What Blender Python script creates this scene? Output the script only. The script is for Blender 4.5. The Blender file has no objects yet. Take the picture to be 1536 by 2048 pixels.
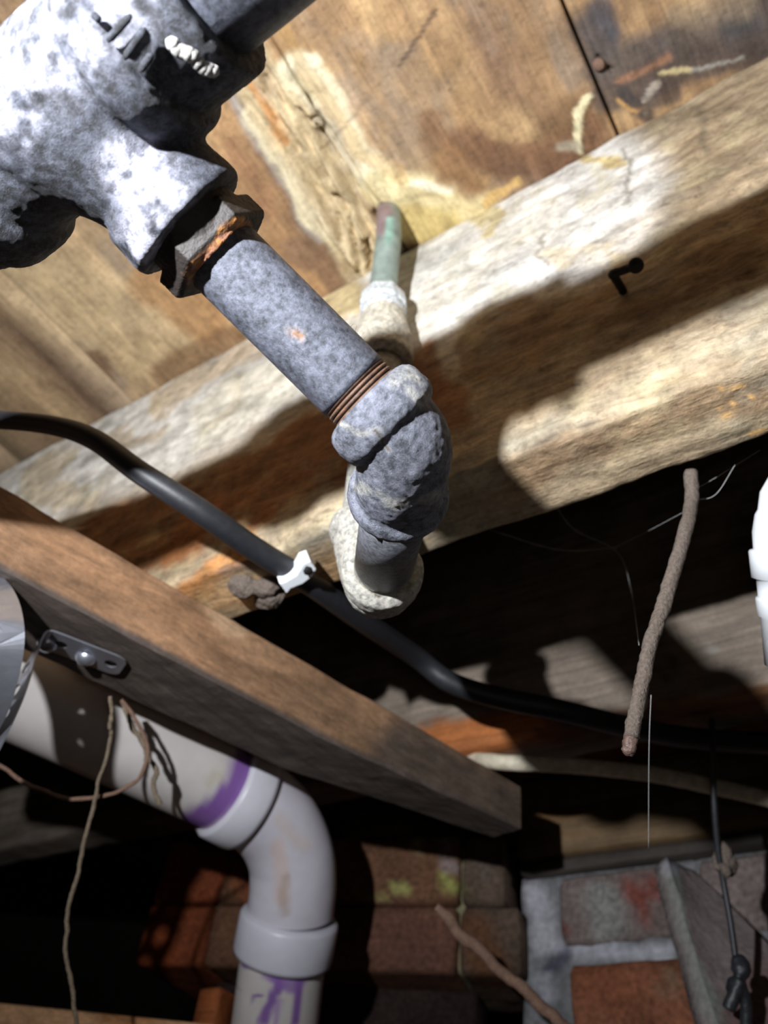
import bpy, bmesh, math, random
import numpy as np
from mathutils import Vector, Matrix

# ---------------------------------------------------------------- camera, world, lamp, exposure
ZC = 0.45                      # camera height above the dirt floor of the crawl space (metres)
FPX, CX, CY = 1600.0, 768.0, 1024.0
_u = np.array([232., -1624., 1600.]); _u /= np.linalg.norm(_u)
_l = np.array([-3013., 1146., 1600.]); _l -= (_l @ _u) * _u; _l /= np.linalg.norm(_l)
RM = np.array([-_l, np.cross(_u, -_l), _u])   # camera axes (right, down, forward) -> world X (along joists), Y (across), Z (up)
CAM = np.array([0., 0., ZC])
scene = bpy.context.scene
cd = bpy.data.cameras.new('camera'); cam = bpy.data.objects.new('camera', cd)
scene.collection.objects.link(cam); scene.camera = cam
m4 = Matrix.Identity(4)
for r in range(3):
    m4[r][0] = RM[r][0]; m4[r][1] = -RM[r][1]; m4[r][2] = -RM[r][2]; m4[r][3] = CAM[r]
cam.matrix_world = m4
cd.sensor_fit = 'VERTICAL'; cd.sensor_height = 36.0; cd.sensor_width = 27.0
cd.lens = 36.0 * FPX / 2048.0
cd.clip_start = 0.01
cd.dof.use_dof = True; cd.dof.focus_distance = 0.235
cd.dof.aperture_fstop = cd.lens / 1000.0 / 0.0021

w = bpy.data.worlds.new('world'); scene.world = w; w.use_nodes = True
w.node_tree.nodes['Background'].inputs[0].default_value = (0.5, 0.55, 0.65, 1)
w.node_tree.nodes['Background'].inputs[1].default_value = 0.002

def dirp(x, y): return RM @ np.array([(x - CX) / FPX, (y - CY) / FPX, 1.0])
def W(x, y, d): return CAM + dirp(x, y) * d
def camp(x, y, z): return CAM + RM @ np.array([x, y, z])

ld = bpy.data.lights.new('hand_lamp', 'SPOT'); ld.energy = 19.0; ld.spot_size = math.radians(130); ld.spot_blend = 1.0; ld.color = (0.93, 0.96, 1.0)
ld.shadow_soft_size = 0.0055
lamp = bpy.data.objects.new('hand_lamp', ld); scene.collection.objects.link(lamp)
lamp.location = camp(-0.158, -0.146, 0.0)
lamp.rotation_euler = Vector(W(820, 330, .42) - np.array(lamp.location)).to_track_quat('-Z', 'Y').to_euler()
fd = bpy.data.lights.new('fill_light', 'POINT'); fd.energy = 0.14; fd.color = (1.0, 0.95, 0.88)  # weak fill added beside the camera to lift and warm the shadows
fd.shadow_soft_size = 0.02
fill = bpy.data.objects.new('fill_light', fd); scene.collection.objects.link(fill)
fill.location = camp(0.012, -0.02, -0.01)

scene.view_settings.view_transform = 'Standard'; scene.view_settings.look = 'None'
scene.view_settings.gamma = 1.0; scene.view_settings.use_curve_mapping = False
scene.view_settings.exposure = 0.0

# ---------------------------------------------------------------- helpers
rng = random.Random(4)
def lin(c):
    c = np.asarray(c, float) / 255.0
    return np.where(c <= 0.04045, c / 12.92, ((c + 0.055) / 1.055) ** 2.4)
def proj(P):
    q = (P - CAM) @ RM
    z = np.maximum(q[:, 2], 1e-3)
    return np.stack([CX + FPX * q[:, 0] / z, CY + FPX * q[:, 1] / z], 1)
def _h(i, j, k, s):
    n = (i * 374761393 + j * 668265263 + k * 2147483647 + s * 1274126177) & 0xffffffff
    n = ((n ^ (n >> 13)) * 1274126177) & 0xffffffff
    return ((n ^ (n >> 16)) & 0xffff) / 65535.0
def vnoise(P, scale=1.0, seed=0):
    P = np.asarray(P, float) * scale
    i = np.floor(P).astype(np.int64); f = P - i; f = f * f * (3 - 2 * f)
    r = 0
    for a in (0, 1):
        for b in (0, 1):
            for c in (0, 1):
                wt = (f[:, 0] if a else 1 - f[:, 0]) * (f[:, 1] if b else 1 - f[:, 1]) * (f[:, 2] if c else 1 - f[:, 2])
                r = r + wt * _h(i[:, 0] + a, i[:, 1] + b, i[:, 2] + c, seed)
    return r * 2 - 1
def fbm(P, scale, seed=0, octs=4):
    r = 0; a = 1.0; t = 0
    for o in range(octs):
        r = r + a * vnoise(P, scale * 2 ** o, seed + o * 17); t += a; a *= 0.5
    return r / t * 1.6
def sstep(a, b, x):
    t = np.clip((x - a) / (b - a), 0, 1); return t * t * (3 - 2 * t)
def pldist(p, pts):
    pts = np.asarray(pts, float)
    best = np.full(len(p), 1e9)
    if len(pts) == 1: return np.hypot(*(p - pts[0]).T)
    for a, b in zip(pts[:-1], pts[1:]):
        ab = b - a; t = np.clip(((p - a) @ ab) / (ab @ ab), 0, 1)
        best = np.minimum(best, np.hypot(*(p - a - t[:, None] * ab).T))
    return best
def paint(P, col, strokes, warp=14, wscale=60, seed=5):
    """lay stains (each a line with a radius, given where it lies on the surface) over a base colour"""
    px = proj(P)
    px = px + warp * np.stack([fbm(P, wscale, seed), fbm(P, wscale, seed + 50)], 1)
    for pts, r0, r1, c, a in strokes:
        m = 1 - sstep(r0, r1, pldist(px, pts))
        m = (m * a)[:, None]
        col = col * (1 - m) + lin(c) * m
    return col

def mesh_obj(name, verts, faces, mat, parent=None, col=None, smooth=True, origin=None, thing=None):
    me = bpy.data.meshes.new(name)
    verts = np.asarray(verts, float)
    o = bpy.data.objects.new(name, me); scene.collection.objects.link(o)
    if parent is not None:
        o.parent = parent; org = np.array(parent['_org'])
        if parent.parent is not None: pass
    else:
        org = np.array(origin) if origin is not None else verts.mean(0)
        o.location = org
    o['_org'] = [float(v) for v in org]
    me.from_pydata([tuple(v) for v in (verts - org)], [], faces)
    me.update()
    if smooth:
        me.polygons.foreach_set('use_smooth', np.ones(len(me.polygons), bool))
    if col is None: col = np.concatenate([np.ones((len(verts), 3)), np.zeros((len(verts), 1))], 1)
    if col.shape[1] == 3: col = np.concatenate([col, np.ones((len(verts), 1))], 1)
    at = me.color_attributes.new('Col', 'FLOAT_COLOR', 'POINT')
    at.data.foreach_set('color', col.astype(np.float32).ravel())
    me.materials.append(mat)
    return o
def tag(o, label, cat=None, group=None, kind=None):
    if label: o['label'] = label
    if cat: o['category'] = cat
    if group: o['group'] = group
    if kind: o['kind'] = kind
    return o
def thing(name, loc, label=None, cat=None, group=None, kind=None):
    o = bpy.data.objects.new(name, None); scene.collection.objects.link(o)
    o.location = loc; o['_org'] = [float(v) for v in loc]; o.empty_display_size = 0.01
    return tag(o, label, cat, group, kind)

def cr(pts, n=12):
    """Catmull-Rom through points"""
    P = [np.asarray(p, float) for p in pts]
    P = [2 * P[0] - P[1]] + P + [2 * P[-1] - P[-2]]
    out = []
    for i in range(1, len(P) - 2):
        for k in range(n):
            t = k / n
            out.append(0.5 * ((2 * P[i]) + (-P[i-1] + P[i+1]) * t + (2*P[i-1] - 5*P[i] + 4*P[i+1] - P[i+2]) * t*t + (-P[i-1] + 3*P[i] - 3*P[i+1] + P[i+2]) * t**3))
    out.append(P[-2]); return np.array(out)
def frames(path):
    T = np.gradient(path, axis=0); T /= np.linalg.norm(T, axis=1)[:, None]
    a = np.array([0, 0, 1.]) if abs(T[0][2]) < .9 else np.array([1., 0, 0])
    n = np.cross(T[0], a); n /= np.linalg.norm(n); N = [n]
    for i in range(1, len(path)):
        n = N[-1] - (N[-1] @ T[i]) * T[i]; n /= np.linalg.norm(n); N.append(n)
    N = np.array(N); return T, N, np.cross(T, N)
def sweep(path, radii, sides=32, caps=True, flat=1.0, rough=0, rscale=400, seed=0):
    path = np.asarray(path, float); radii = np.broadcast_to(radii, (len(path),))
    T, N, B = frames(path)
    th = np.linspace(0, 2 * math.pi, sides, endpoint=False)
    V = path[:, None] + radii[:, None, None] * (np.cos(th)[None, :, None] * N[:, None] + flat * np.sin(th)[None, :, None] * B[:, None])
    V = V.reshape(-1, 3)
    if rough:
        c = np.repeat(path, sides, 0); n = V - c; n /= np.maximum(np.linalg.norm(n, axis=1)[:, None], 1e-9)
        V = V + n * (fbm(V, rscale, seed) * rough)[:, None]
    F = []
    for i in range(len(path) - 1):
        a = i * sides; b = a + sides
        for j in range(sides):
            k = (j + 1) % sides; F.append((a + j, a + k, b + k, b + j))
    if caps:
        F.append(tuple(reversed(range(sides)))); F.append(tuple(range((len(path) - 1) * sides, len(path) * sides)))
    return V, F
def lathe(A, B, prof, sides=48, **kw):
    """profile of (t in metres from A towards B, radius)"""
    A = np.asarray(A, float); B = np.asarray(B, float); d = (B - A) / np.linalg.norm(B - A)
    pts = np.array([A + d * t for t, r in prof]); rad = np.array([max(r, 1e-5) for t, r in prof])
    # constant frame
    a = np.array([0, 0, 1.]) if abs(d[2]) < .9 else np.array([1., 0, 0])
    n = np.cross(d, a); n /= np.linalg.norm(n); b = np.cross(d, n)
    th = np.linspace(0, 2 * math.pi, sides, endpoint=False) + kw.get('rot', 0)
    V = (pts[:, None] + rad[:, None, None] * (np.cos(th)[None, :, None] * n + np.sin(th)[None, :, None] * b)).reshape(-1, 3)
    F = []
    for i in range(len(pts) - 1):
        for j in range(sides):
            k = (j + 1) % sides; F.append((i*sides+j, i*sides+k, (i+1)*sides+k, (i+1)*sides+j))
    F.append(tuple(reversed(range(sides)))); F.append(tuple(range((len(pts)-1)*sides, len(pts)*sides)))
    return V, F
def join(*vf):
    V = []; F = []; n = 0
    for v, f in vf:
        V.append(v); F += [tuple(i + n for i in q) for q in f]; n += len(v)
    return np.concatenate(V), F
def fuse(vf, voxel, smooth=6, amp=0, nscale=500, seed=0, fac=.5):
    """weld overlapping shapes into one skin (voxel remesh + smoothing), then add casting roughness"""
    V, F = vf
    me = bpy.data.meshes.new('tmp'); me.from_pydata([tuple(v) for v in V], [], F)
    o = bpy.data.objects.new('tmp', me); scene.collection.objects.link(o)
    m = o.modifiers.new('r', 'REMESH'); m.mode = 'VOXEL'; m.voxel_size = voxel
    s = o.modifiers.new('s', 'SMOOTH'); s.factor = fac; s.iterations = smooth
    dg = bpy.context.evaluated_depsgraph_get(); dg.update()
    e = o.evaluated_get(dg).to_mesh()
    n = len(e.vertices); P = np.empty(n * 3); e.vertices.foreach_get('co', P); P = P.reshape(-1, 3)
    N = np.empty(n * 3); e.vertices.foreach_get('normal', N); N = N.reshape(-1, 3)
    F = [tuple(p.vertices) for p in e.polygons]
    o.evaluated_get(dg).to_mesh_clear()
    bpy.data.objects.remove(o); bpy.data.meshes.remove(me)
    if amp: P = P + N * (fbm(P, nscale, seed) * amp)[:, None]
    return P, F
def prism(ts, prof, O, ax, av, bv, relief=None):
    """closed profile (a,b) carried along ax; returns verts, faces; relief(P,N)->offset"""
    ts = np.asarray(ts, float); prof = np.asarray(prof, float); n = len(prof)
    O, ax, av, bv = (np.asarray(x, float) for x in (O, ax, av, bv))
    V = (O + ts[:, None, None] * ax + prof[None, :, 0, None] * av + prof[None, :, 1, None] * bv).reshape(-1, 3)
    tg = np.roll(prof, -1, 0) - np.roll(prof, 1, 0); nn = np.stack([tg[:, 1], -tg[:, 0]], 1)
    nn /= np.maximum(np.linalg.norm(nn, axis=1)[:, None], 1e-9)
    area = 0.5 * np.sum(prof[:, 0] * np.roll(prof[:, 1], -1) - np.roll(prof[:, 0], -1) * prof[:, 1])
    if area < 0: nn = -nn
    N = np.tile(nn[:, 0, None] * av + nn[:, 1, None] * bv, (len(ts), 1))
    if relief is not None: V = V + N * relief(V, N)[:, None]
    F = []
    for i in range(len(ts) - 1):
        for j in range(n):
            k = (j + 1) % n; F.append((i*n+j, i*n+k, (i+1)*n+k, (i+1)*n+j))
    F.append(tuple(reversed(range(n)))); F.append(tuple(range((len(ts)-1)*n, len(ts)*n)))
    return V, F
def rectprof(w_, h_, da=None, db=None, bev=0.0015):
    """rectangle 0..w_ x 0..h_ with eased corners, subdivided"""
    da = da or w_; db = db or h_
    def seg(a, b, n): return [a + (b - a) * k / n for k in range(n)]
    na = max(1, int(round((w_ - 2*bev) / da))); nb = max(1, int(round((h_ - 2*bev) / db)))
    P = [(x, 0) for x in seg(bev, w_-bev, na)] + [(w_-bev, 0)]
    P += [(w_, y) for y in seg(bev, h_-bev, nb)] + [(w_, h_-bev)]
    P += [(x, h_) for x in seg(w_-bev, bev, na)] + [(bev, h_)]
    P += [(0, y) for y in seg(h_-bev, bev, nb)] + [(0, bev)]
    return P
def box_vf(lo, hi, bev=0.002, rough=0, seed=0, step=None):
    lo = np.array(lo, float); hi = np.array(hi, float); s = hi - lo
    st = step or max(s)
    n = max(2, int(s[0] / st) + 1)
    ts = [0] + list(np.linspace(bev, s[0] - bev, n)) + [s[0]]
    V, F = prism(ts, rectprof(s[1], s[2], st, st, bev), lo, (1, 0, 0), (0, 1, 0), (0, 0, 1))
    c = (lo + hi) / 2; k = len(rectprof(s[1], s[2], st, st, bev))
    for sl in (slice(0, k), slice(-k, None)):
        V[sl, 1:] = c[1:] + (V[sl, 1:] - c[1:]) * (1 - 2 * bev / s[1:])
    if rough:
        d = V - c; d /= np.linalg.norm(d, axis=1)[:, None]
        V = V + d * (fbm(V, 60, seed, 3) * rough)[:, None]
    return V, F

# ---------------------------------------------------------------- materials
def new_mat(name):
    m = bpy.data.materials.new(name); m.use_nodes = True; nt = m.node_tree
    b = nt.nodes['Principled BSDF']
    return m, nt, b
def nd(nt, t, **k):
    n = nt.nodes.new(t)
    for a, v in k.items(): setattr(n, a, v)
    return n
def coords(nt, scale, rot=(0, 0, 0)):
    tc = nd(nt, 'ShaderNodeTexCoord'); mp = nd(nt, 'ShaderNodeMapping')
    mp.vector_type = 'TEXTURE' if False else 'POINT'
    mp.inputs['Scale'].default_value = scale; mp.inputs['Rotation'].default_value = rot
    nt.links.new(tc.outputs['Object'], mp.inputs['Vector']); return mp.outputs[0]
def noise(nt, vec, scale, detail=4, rough=.55, dist=0):
    n = nd(nt, 'ShaderNodeTexNoise'); n.inputs['Scale'].default_value = scale; n.inputs['Detail'].default_value = detail
    n.inputs['Roughness'].default_value = rough; n.inputs['Distortion'].default_value = dist
    nt.links.new(vec, n.inputs['Vector']); return n.outputs['Fac']
def ramp(nt, fac, stops):
    r = nd(nt, 'ShaderNodeValToRGB')
    while len(r.color_ramp.elements) < len(stops): r.color_ramp.elements.new(.5)
    for e, (p, c) in zip(r.color_ramp.elements, stops):
        e.position = p; e.color = (*(c if hasattr(c, '__len__') else (c, c, c)), 1)
    nt.links.new(fac, r.inputs[0]); return r.outputs[0]
def mixc(nt, a, b, fac, mode='MIX'):
    m = nd(nt, 'ShaderNodeMix', data_type='RGBA', blend_type=mode)
    for s, v in ((6, a), (7, b), (0, fac)):
        if isinstance(v, (int, float)) : m.inputs[s].default_value = v
        elif isinstance(v, tuple): m.inputs[s].default_value = (*v, 1)
        else: nt.links.new(v, m.inputs[s])
    return m.outputs[2]
def math_(nt, op, a, b=0):
    m = nd(nt, 'ShaderNodeMath', operation=op)
    for s, v in ((0, a), (1, b)):
        if isinstance(v, (int, float)): m.inputs[s].default_value = v
        else: nt.links.new(v, m.inputs[s])
    return m.outputs[0]
def bump(nt, b, h, strength, dist=0.001):
    n = nd(nt, 'ShaderNodeBump'); n.inputs['Strength'].default_value = strength; n.inputs['Distance'].default_value = dist
    nt.links.new(h, n.inputs['Height']); nt.links.new(n.outputs[0], b.inputs['Normal'])
def wood(name, axis='X', rotz=0.0, grain=(.62, 1.25), bstr=.5, saw=False, rough=.7, st=6, mott=.0):
    m, nt, b = new_mat(name)
    at = nd(nt, 'ShaderNodeAttribute', attribute_name='Col')
    s = {'X': (st, 90, 90), 'Y': (90, st, 90), 'Z': (90, 90, st)}[axis]
    v = coords(nt, s, (0, 0, rotz)); g = noise(nt, v, 1.6, 6, .65, .6)
    v2 = coords(nt, tuple(x * 4.5 for x in s), (0, 0, rotz)); g2 = noise(nt, v2, 1.3, 3, .6)
    iso = coords(nt, (1, 1, 1)); sp = noise(nt, iso, 420, 3, .7); bl = noise(nt, iso, 45, 4, .6)
    gf = ramp(nt, at.outputs['Color'], [(.35, 1.0), (.75, .4)])
    c = mixc(nt, at.outputs['Color'], ramp(nt, g, [(.3, grain[0]), (.7, grain[1])]), gf, 'MULTIPLY')
    c = mixc(nt, c, ramp(nt, g2, [(.3, .84), (.7, 1.14)]), 1.0, 'MULTIPLY')
    c = mixc(nt, c, ramp(nt, sp, [(.3, .85), (.7, 1.12)]), 1.0, 'MULTIPLY')
    c = mixc(nt, c, ramp(nt, bl, [(.3, (.78, .76, .74)), (.7, (1.15, 1.15, 1.15))]), 1.0, 'MULTIPLY')
    if mott:
        m1 = noise(nt, iso, 130, 6, .72, .5); m2 = noise(nt, coords(nt, (.55, 1, 1)), 260, 4, .7, .3)
        c = mixc(nt, c, ramp(nt, m1, [(.3, (.62, .60, .58)), (.48, (1, 1, 1)), (.7, (1.18, 1.17, 1.15))]), mott, 'MULTIPLY')
        c = mixc(nt, c, ramp(nt, m2, [(.33, (.55, .52, .5)), (.45, (1, 1, 1)), (.72, (1.1, 1.1, 1.1))]), mott, 'MULTIPLY')
    h = math_(nt, 'ADD', math_(nt, 'MULTIPLY', g2, .6), math_(nt, 'MULTIPLY', g, .7))
    if mott: h = math_(nt, 'ADD', h, math_(nt, 'MULTIPLY', m1, .9))
    h = math_(nt, 'ADD', h, math_(nt, 'MULTIPLY', sp, .45))
    if saw:
        vs = coords(nt, (330, 6, 12), (0, .12, 0)); sw = noise(nt, vs, 1.0, 2, .5)
        c = mixc(nt, c, ramp(nt, sw, [(.3, .86), (.45, 1.0), (.7, 1.03)]), .5, 'MULTIPLY')
        h = math_(nt, 'ADD', h, math_(nt, 'MULTIPLY', sw, .3))
    nt.links.new(c, b.inputs['Base Color']); b.inputs['Roughness'].default_value = rough
    b.inputs['Specular IOR Level'].default_value = .3
    bump(nt, b, h, bstr, .0012)
    return m
def galv(name, dark=(.07, .075, .09), light=(.42, .44, .55), cov=(.42, .6), scale=1.0, metal=.25, rough=.5, bstr=.6):
    m, nt, b = new_mat(name)
    at = nd(nt, 'ShaderNodeAttribute', attribute_name='Col')
    iso = coords(nt, (1, 1, 1))
    n1 = noise(nt, iso, 190 * scale, 7, .72); n2 = noise(nt, iso, 55 * scale, 5, .6, .4); n3 = noise(nt, iso, 1500 * scale, 3, .7)
    f = math_(nt, 'ADD', math_(nt, 'MULTIPLY', n1, .55), math_(nt, 'MULTIPLY', n2, .3))
    f = math_(nt, 'ADD', f, math_(nt, 'MULTIPLY', n3, .15))
    r = ramp(nt, f, [(cov[0], 0.0), (cov[1], 1.0)])
    c = mixc(nt, dark, light, r)
    pit = ramp(nt, n3, [(.32, .55), (.5, 1.0)])
    c = mixc(nt, c, pit, .7, 'MULTIPLY')
    mask = math_(nt, 'MULTIPLY', at.outputs['Alpha'], ramp(nt, n1, [(.25, .35), (.55, 1.0)]))
    cc = mixc(nt, at.outputs['Color'], ramp(nt, n1, [(.3, .6), (.62, 1.2)]), 1.0, 'MULTIPLY')
    c = mixc(nt, c, cc, mask)
    nt.links.new(c, b.inputs['Base Color']); b.inputs['Roughness'].default_value = rough
    mt = math_(nt, 'MULTIPLY', math_(nt, 'SUBTRACT', 1.0, at.outputs['Alpha']), metal)
    nt.links.new(mt, b.inputs['Metallic'])
    h = math_(nt, 'ADD', n1, math_(nt, 'MULTIPLY', n3, .6))
    bump(nt, b, h, bstr, .0006)
    return m
def plain(name, color=None, rough=.5, metal=0, nscale=200, var=.12, bstr=.1, spec=.5, attr=True):
    m, nt, b = new_mat(name)
    iso = coords(nt, (1, 1, 1)); n1 = noise(nt, iso, nscale, 4, .6)
    base = tuple(color) if color is not None else nd(nt, 'ShaderNodeAttribute', attribute_name='Col').outputs['Color']
    c = mixc(nt, base, ramp(nt, n1, [(.3, 1 - var), (.7, 1 + var)]), 1.0, 'MULTIPLY')
    nt.links.new(c, b.inputs['Base Color']); b.inputs['Roughness'].default_value = rough
    b.inputs['Metallic'].default_value = metal; b.inputs['Specular IOR Level'].default_value = spec
    if bstr: bump(nt, b, n1, bstr, .001)
    return m
M_board = wood('stained_board', 'Y', grain=(.76, 1.15), bstr=.4, mott=.55)
M_rot = wood('rotten_board', 'Y', grain=(.8, 1.14), bstr=.8, mott=.5)
M_joist = wood('joist_wood', 'X', grain=(.8, 1.12), bstr=.7, saw=True, st=16, mott=.75)
M_brace = wood('brace_wood', 'Y', rotz=-math.atan2(-.253, .967) * 0 + 0.256, grain=(.6, 1.3), bstr=.3)
M_dull = wood('dull_timber', 'X', bstr=.4)
M_galv = galv('galvanised_pipe', dark=(.035, .038, .046), light=(.18, .19, .24), cov=(.40, .60), scale=3.2)
M_tee = galv('cast_tee', dark=(.012, .0125, .015), light=(.084, .09, .118), cov=(.45, .57), scale=2.0, rough=.72, metal=.1, bstr=1.0)
M_elbow = galv('cast_elbow', dark=(.045, .05, .062), light=(.26, .27, .33), cov=(.40, .58), scale=2.4, rough=.62, metal=.1, bstr=1.0)
M_iron = galv('rusty_iron', dark=(.02, .016, .014), light=(.08, .07, .065), cov=(.4, .7), metal=.1, rough=.6)
M_copper = plain('copper_patina', None, .55, .2, 150, .25, .2)
M_pvc = plain('white_pvc', None, .35, 0, 60, .06, .05)
M_black = plain('black_sheath', (.018, .019, .023), .5, 0, 300, .2, .1)
M_white = plain('white_plastic', (.82, .85, .88), .3, 0, 300, .03, .02)
M_steel = plain('zinc_steel', (.55, .57, .65), .32, .85, 120, .1, .08)
M_nail = plain('rusted_nail', (.012, .010, .009), .7, .2, 800, .3, .5)
M_mud = plain('dried_mud', (.15, .12, .10), .95, 0, 900, .3, .9, .1)
M_twine = plain('old_twine', (.22, .17, .12), .9, 0, 1200, .35, .6, .1)
M_root = plain('root_bark', (.20, .12, .085), .85, 0, 900, .3, .5, .2)
M_beige = plain('beige_sheath', (.62, .55, .42), .6, 0, 200, .25, .3)
M_brick = plain('brick', None, .95, 0, 260, .4, .9, .1)
M_mortar = plain('lime_mortar', None, .95, 0, 220, .25, .8, .1)
M_dirt = plain('dirt', (.12, .09, .07), .98, 0, 60, .4, 1.0, .1)
M_web = plain('cobweb', (.6, .6, .6), .5, 0, 200, .1, 0)

ZT = ZC + 0.5                  # underside of the subfloor boards
# ---------------------------------------------------------------- ceiling: subfloor boards
ceiling = thing('ceiling', (0, .3, ZT), 'stained wooden subfloor boards with white mineral crust round the pipe hole', kind='structure')
BR = [((470,96),(560,235),(640,355),(705,460),(742,548))]
def board_color(P):
    n = fbm(P * np.array([1, .35, 1]), 22, 3)[:, None]; n2 = fbm(P * np.array([1, .3, 1]), 60, 9)[:, None]
    c = lin((176, 142, 102)) * (1 + .0 * n)
    c = c + (lin((130, 102, 78)) - c) * np.clip(.45 + 1.1 * n, 0, 1)
    c = c + (lin((204, 172, 126)) - c) * np.clip(-.1 + .9 * n2, 0, 1)
    L = sstep(-.27, -.33, P[:, 0])[:, None]
    c = c * (1 - L) + L * (lin((186, 158, 122)) * (1 + .35 * n2))
    far = sstep(.23, .26, P[:, 1])[:, None]; c = c * (1 - far * .85)  # boards past the joist: its shadow is painted in as darker colour
    S = [
     ([(60,560),(200,620),(330,680)],60,110,(205,180,140),.7), ([(300,560),(420,640)],30,60,(175,130,85),.7),
     ([(180,720),(230,790)],10,30,(120,92,66),.8), ([(0,640),(90,700),(210,830)],5,16,(95,72,55),.85),
     ([(330,740),(440,690),(560,640)],14,34,(130,98,68),.75),
     ([(20,860),(120,860)],20,45,(110,85,65),.7),
     # left of the rotten strip
     ([(430,215),(480,330),(560,470),(640,560)],22,60,(176,138,98),.8),
     ([(470,300),(540,420)],10,30,(150,112,82),.7),
     ([(455,160),(520,270),(590,380),(640,470)],10,26,(165,158,150),.85),
     ([(500,230),(560,330),(620,430),(690,520)],6,20,(226,212,176),.85),
     ([(600,500),(680,560)],20,44,(128,100,78),.8),
     # rotten strip
     ([(480,105),(560,235),(640,355),(705,455),(742,545)],34,60,(208,188,150),.9),
     ([(478,120),(520,190),(570,290)],3,12,(190,130,70),.8),
     ([(500,110),(540,180)],12,26,(160,140,115),.6),
     # mineral crust
     ([(590,140),(650,205),(705,300),(760,370)],24,48,(232,222,188),.95),
     ([(590,135),(625,130)],14,24,(234,226,196),.9),
     ([(640,230),(700,320)],12,34,(205,190,165),.7),
     ([(760,375),(850,375),(930,420),(985,430)],22,46,(224,208,160),.92),
     ([(800,440),(880,455)],26,50,(206,184,122),.85),
     ([(830,360),(880,370),(905,385)],4,13,(240,232,208),.9),
     ([(560,60),(640,190),(730,310),(800,350)],8,22,(186,148,92),.5),
     # dark damp patches
     ([(930,290),(1010,330),(1110,310),(1180,260)],24,52,(112,80,58),.85),
     ([(860,230),(900,330),(940,380)],12,40,(128,94,64),.75), ([(1100,260),(1150,215)],14,40,(120,92,64),.7),
     ([(820,160),(900,110)],20,60,(150,120,84),.5),
     ([(1150,60),(1175,100)],20,50,(135,105,75),.6),
     ([(1190,60),(1215,130),(1300,110),(1420,70),(1536,30)],22,70,(74,70,72),.85), ([(1200,20),(1215,60)],8,30,(80,78,84),.7), ([(1480,60),(1536,90)],24,60,(72,72,74),.8),
     ([(1220,190),(1290,160),(1400,120),(1536,90)],26,54,(86,74,68),.9), ([(1245,185),(1290,240)],10,24,(66,60,60),.8), ([(1235,205),(1258,225),(1290,222)],2,7,(206,160,100),.8), ([(1318,165),(1300,190),(1308,215),(1290,232)],3,8,(168,150,128),.8), ([(1375,145),(1430,125),(1480,112)],2,7,(170,168,160),.7),
     ([(1290,210),(1340,190)],16,34,(78,66,62),.8),
     ([(1230,160),(1330,120)],4,12,(150,110,84),.8),
     ([(1350,40),(1480,10)],14,40,(150,132,110),.6),
     ([(1325,150),(1375,145)],3,8,(214,198,150),.9), ([(1290,205),(1318,168)],4,9,(170,160,148),.85),
     ([(1180,195),(1158,225),(1152,262),(1160,300)],5,11,(226,216,176),.95),
     ([(1155,290),(1120,298)],6,16,(160,150,130),.8),
     ([(1040,365),(970,405)],3,9,(214,176,112),.85),
     # hairline crack across the boards
     ([(868,18),(840,58),(790,135)],2.0,6.5,(66,48,38),.75), ([(740,185),(690,255),(640,300)],1.5,6,(120,98,78),.5),
     ([(1380,75),(1410,120)],1.5,5,(70,58,50),.6),
    ]
    g = sstep(.15, .7, fbm(P * np.array([1, .6, 1]), 34, 91))[:, None] * .55
    c = c * (1 - g) + lin((138, 126, 114)) * g
    c = paint(P, c, S, warp=13, wscale=55)
    return c * (1 + .16 * fbm(P * np.array([1, .5, 1]), 130, 12)[:, None])
def board_relief(P, N):
    px = proj(P); d = np.zeros(len(P)); dn = sstep(.6, .95, -N[:, 2])
    wp = px + 6 * np.stack([fbm(P, 70, 31), fbm(P, 70, 32)], 1)
    rotm = 1 - sstep(36, 58, pldist(wp, [(470,96),(560,235),(640,355),(705,460),(742,560)]))
    Q = P * np.array([1, .13, 1])
    rid = fbm(Q, 170, 41, 4); rid2 = 1 - np.abs(fbm(P * np.array([1, .16, 1]), 90, 77, 3)) * 2
    d += rotm * (-.005 + rid * .009 + rid2 * .007)
    for pts, r0, r1, h in [
        ([(640,262),(680,318),(725,378),(765,425)],4,12,-.018),      # the open slit
        ([(648,272),(700,350),(748,420)],14,26,-.003),
        ([(530,165),(560,240),(595,300)],4,13,-.006), ([(488,118),(520,150)],3,8,-.006),
        ([(672,395),(690,412),(694,425)],4,11,-.012), ([(660,372),(672,392)],4,14,.005),
        ([(730,480),(738,540)],3,9,-.014), ([(700,440),(712,500),(720,548)],2,7,-.007),
        ([(672,440),(690,500)],2,7,-.005),
        ([(600,195),(622,215)],5,16,.007), ([(598,212),(612,238),(632,244)],2,6,-.006),
        ([(630,236),(640,243)],2,8,.004),
        ([(585,140),(640,175),(700,270),(760,370)],8,34,.0025),
        ([(790,385),(870,372),(960,415)],6,26,.002), ([(1180,195),(1155,240),(1158,300)],3,9,.002),
        ([(868,18),(840,58),(790,135)],1.2,3,-.001),
        ([(1198,110),(1206,128)],2,6,-.004), ([(1216,132),(1220,142)],2,6,-.005)]:
        d += (1 - sstep(r0, r1, pldist(wp, pts))) * h
    hole = np.hypot(px[:, 0] - 768, px[:, 1] - 432)
    d += (1 - sstep(16, 26, hole)) * -.016
    d += fbm(P * np.array([1, .3, 1]), 120, 21, 3) * .00035
    return d * dn
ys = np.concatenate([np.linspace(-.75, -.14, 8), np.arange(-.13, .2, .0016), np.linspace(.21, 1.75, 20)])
seams = [-1.15, -1.0, -.865, -.72, -.58, -.435, -.302, -.170, -.0235, .1225, .268, .414, .56]
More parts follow.
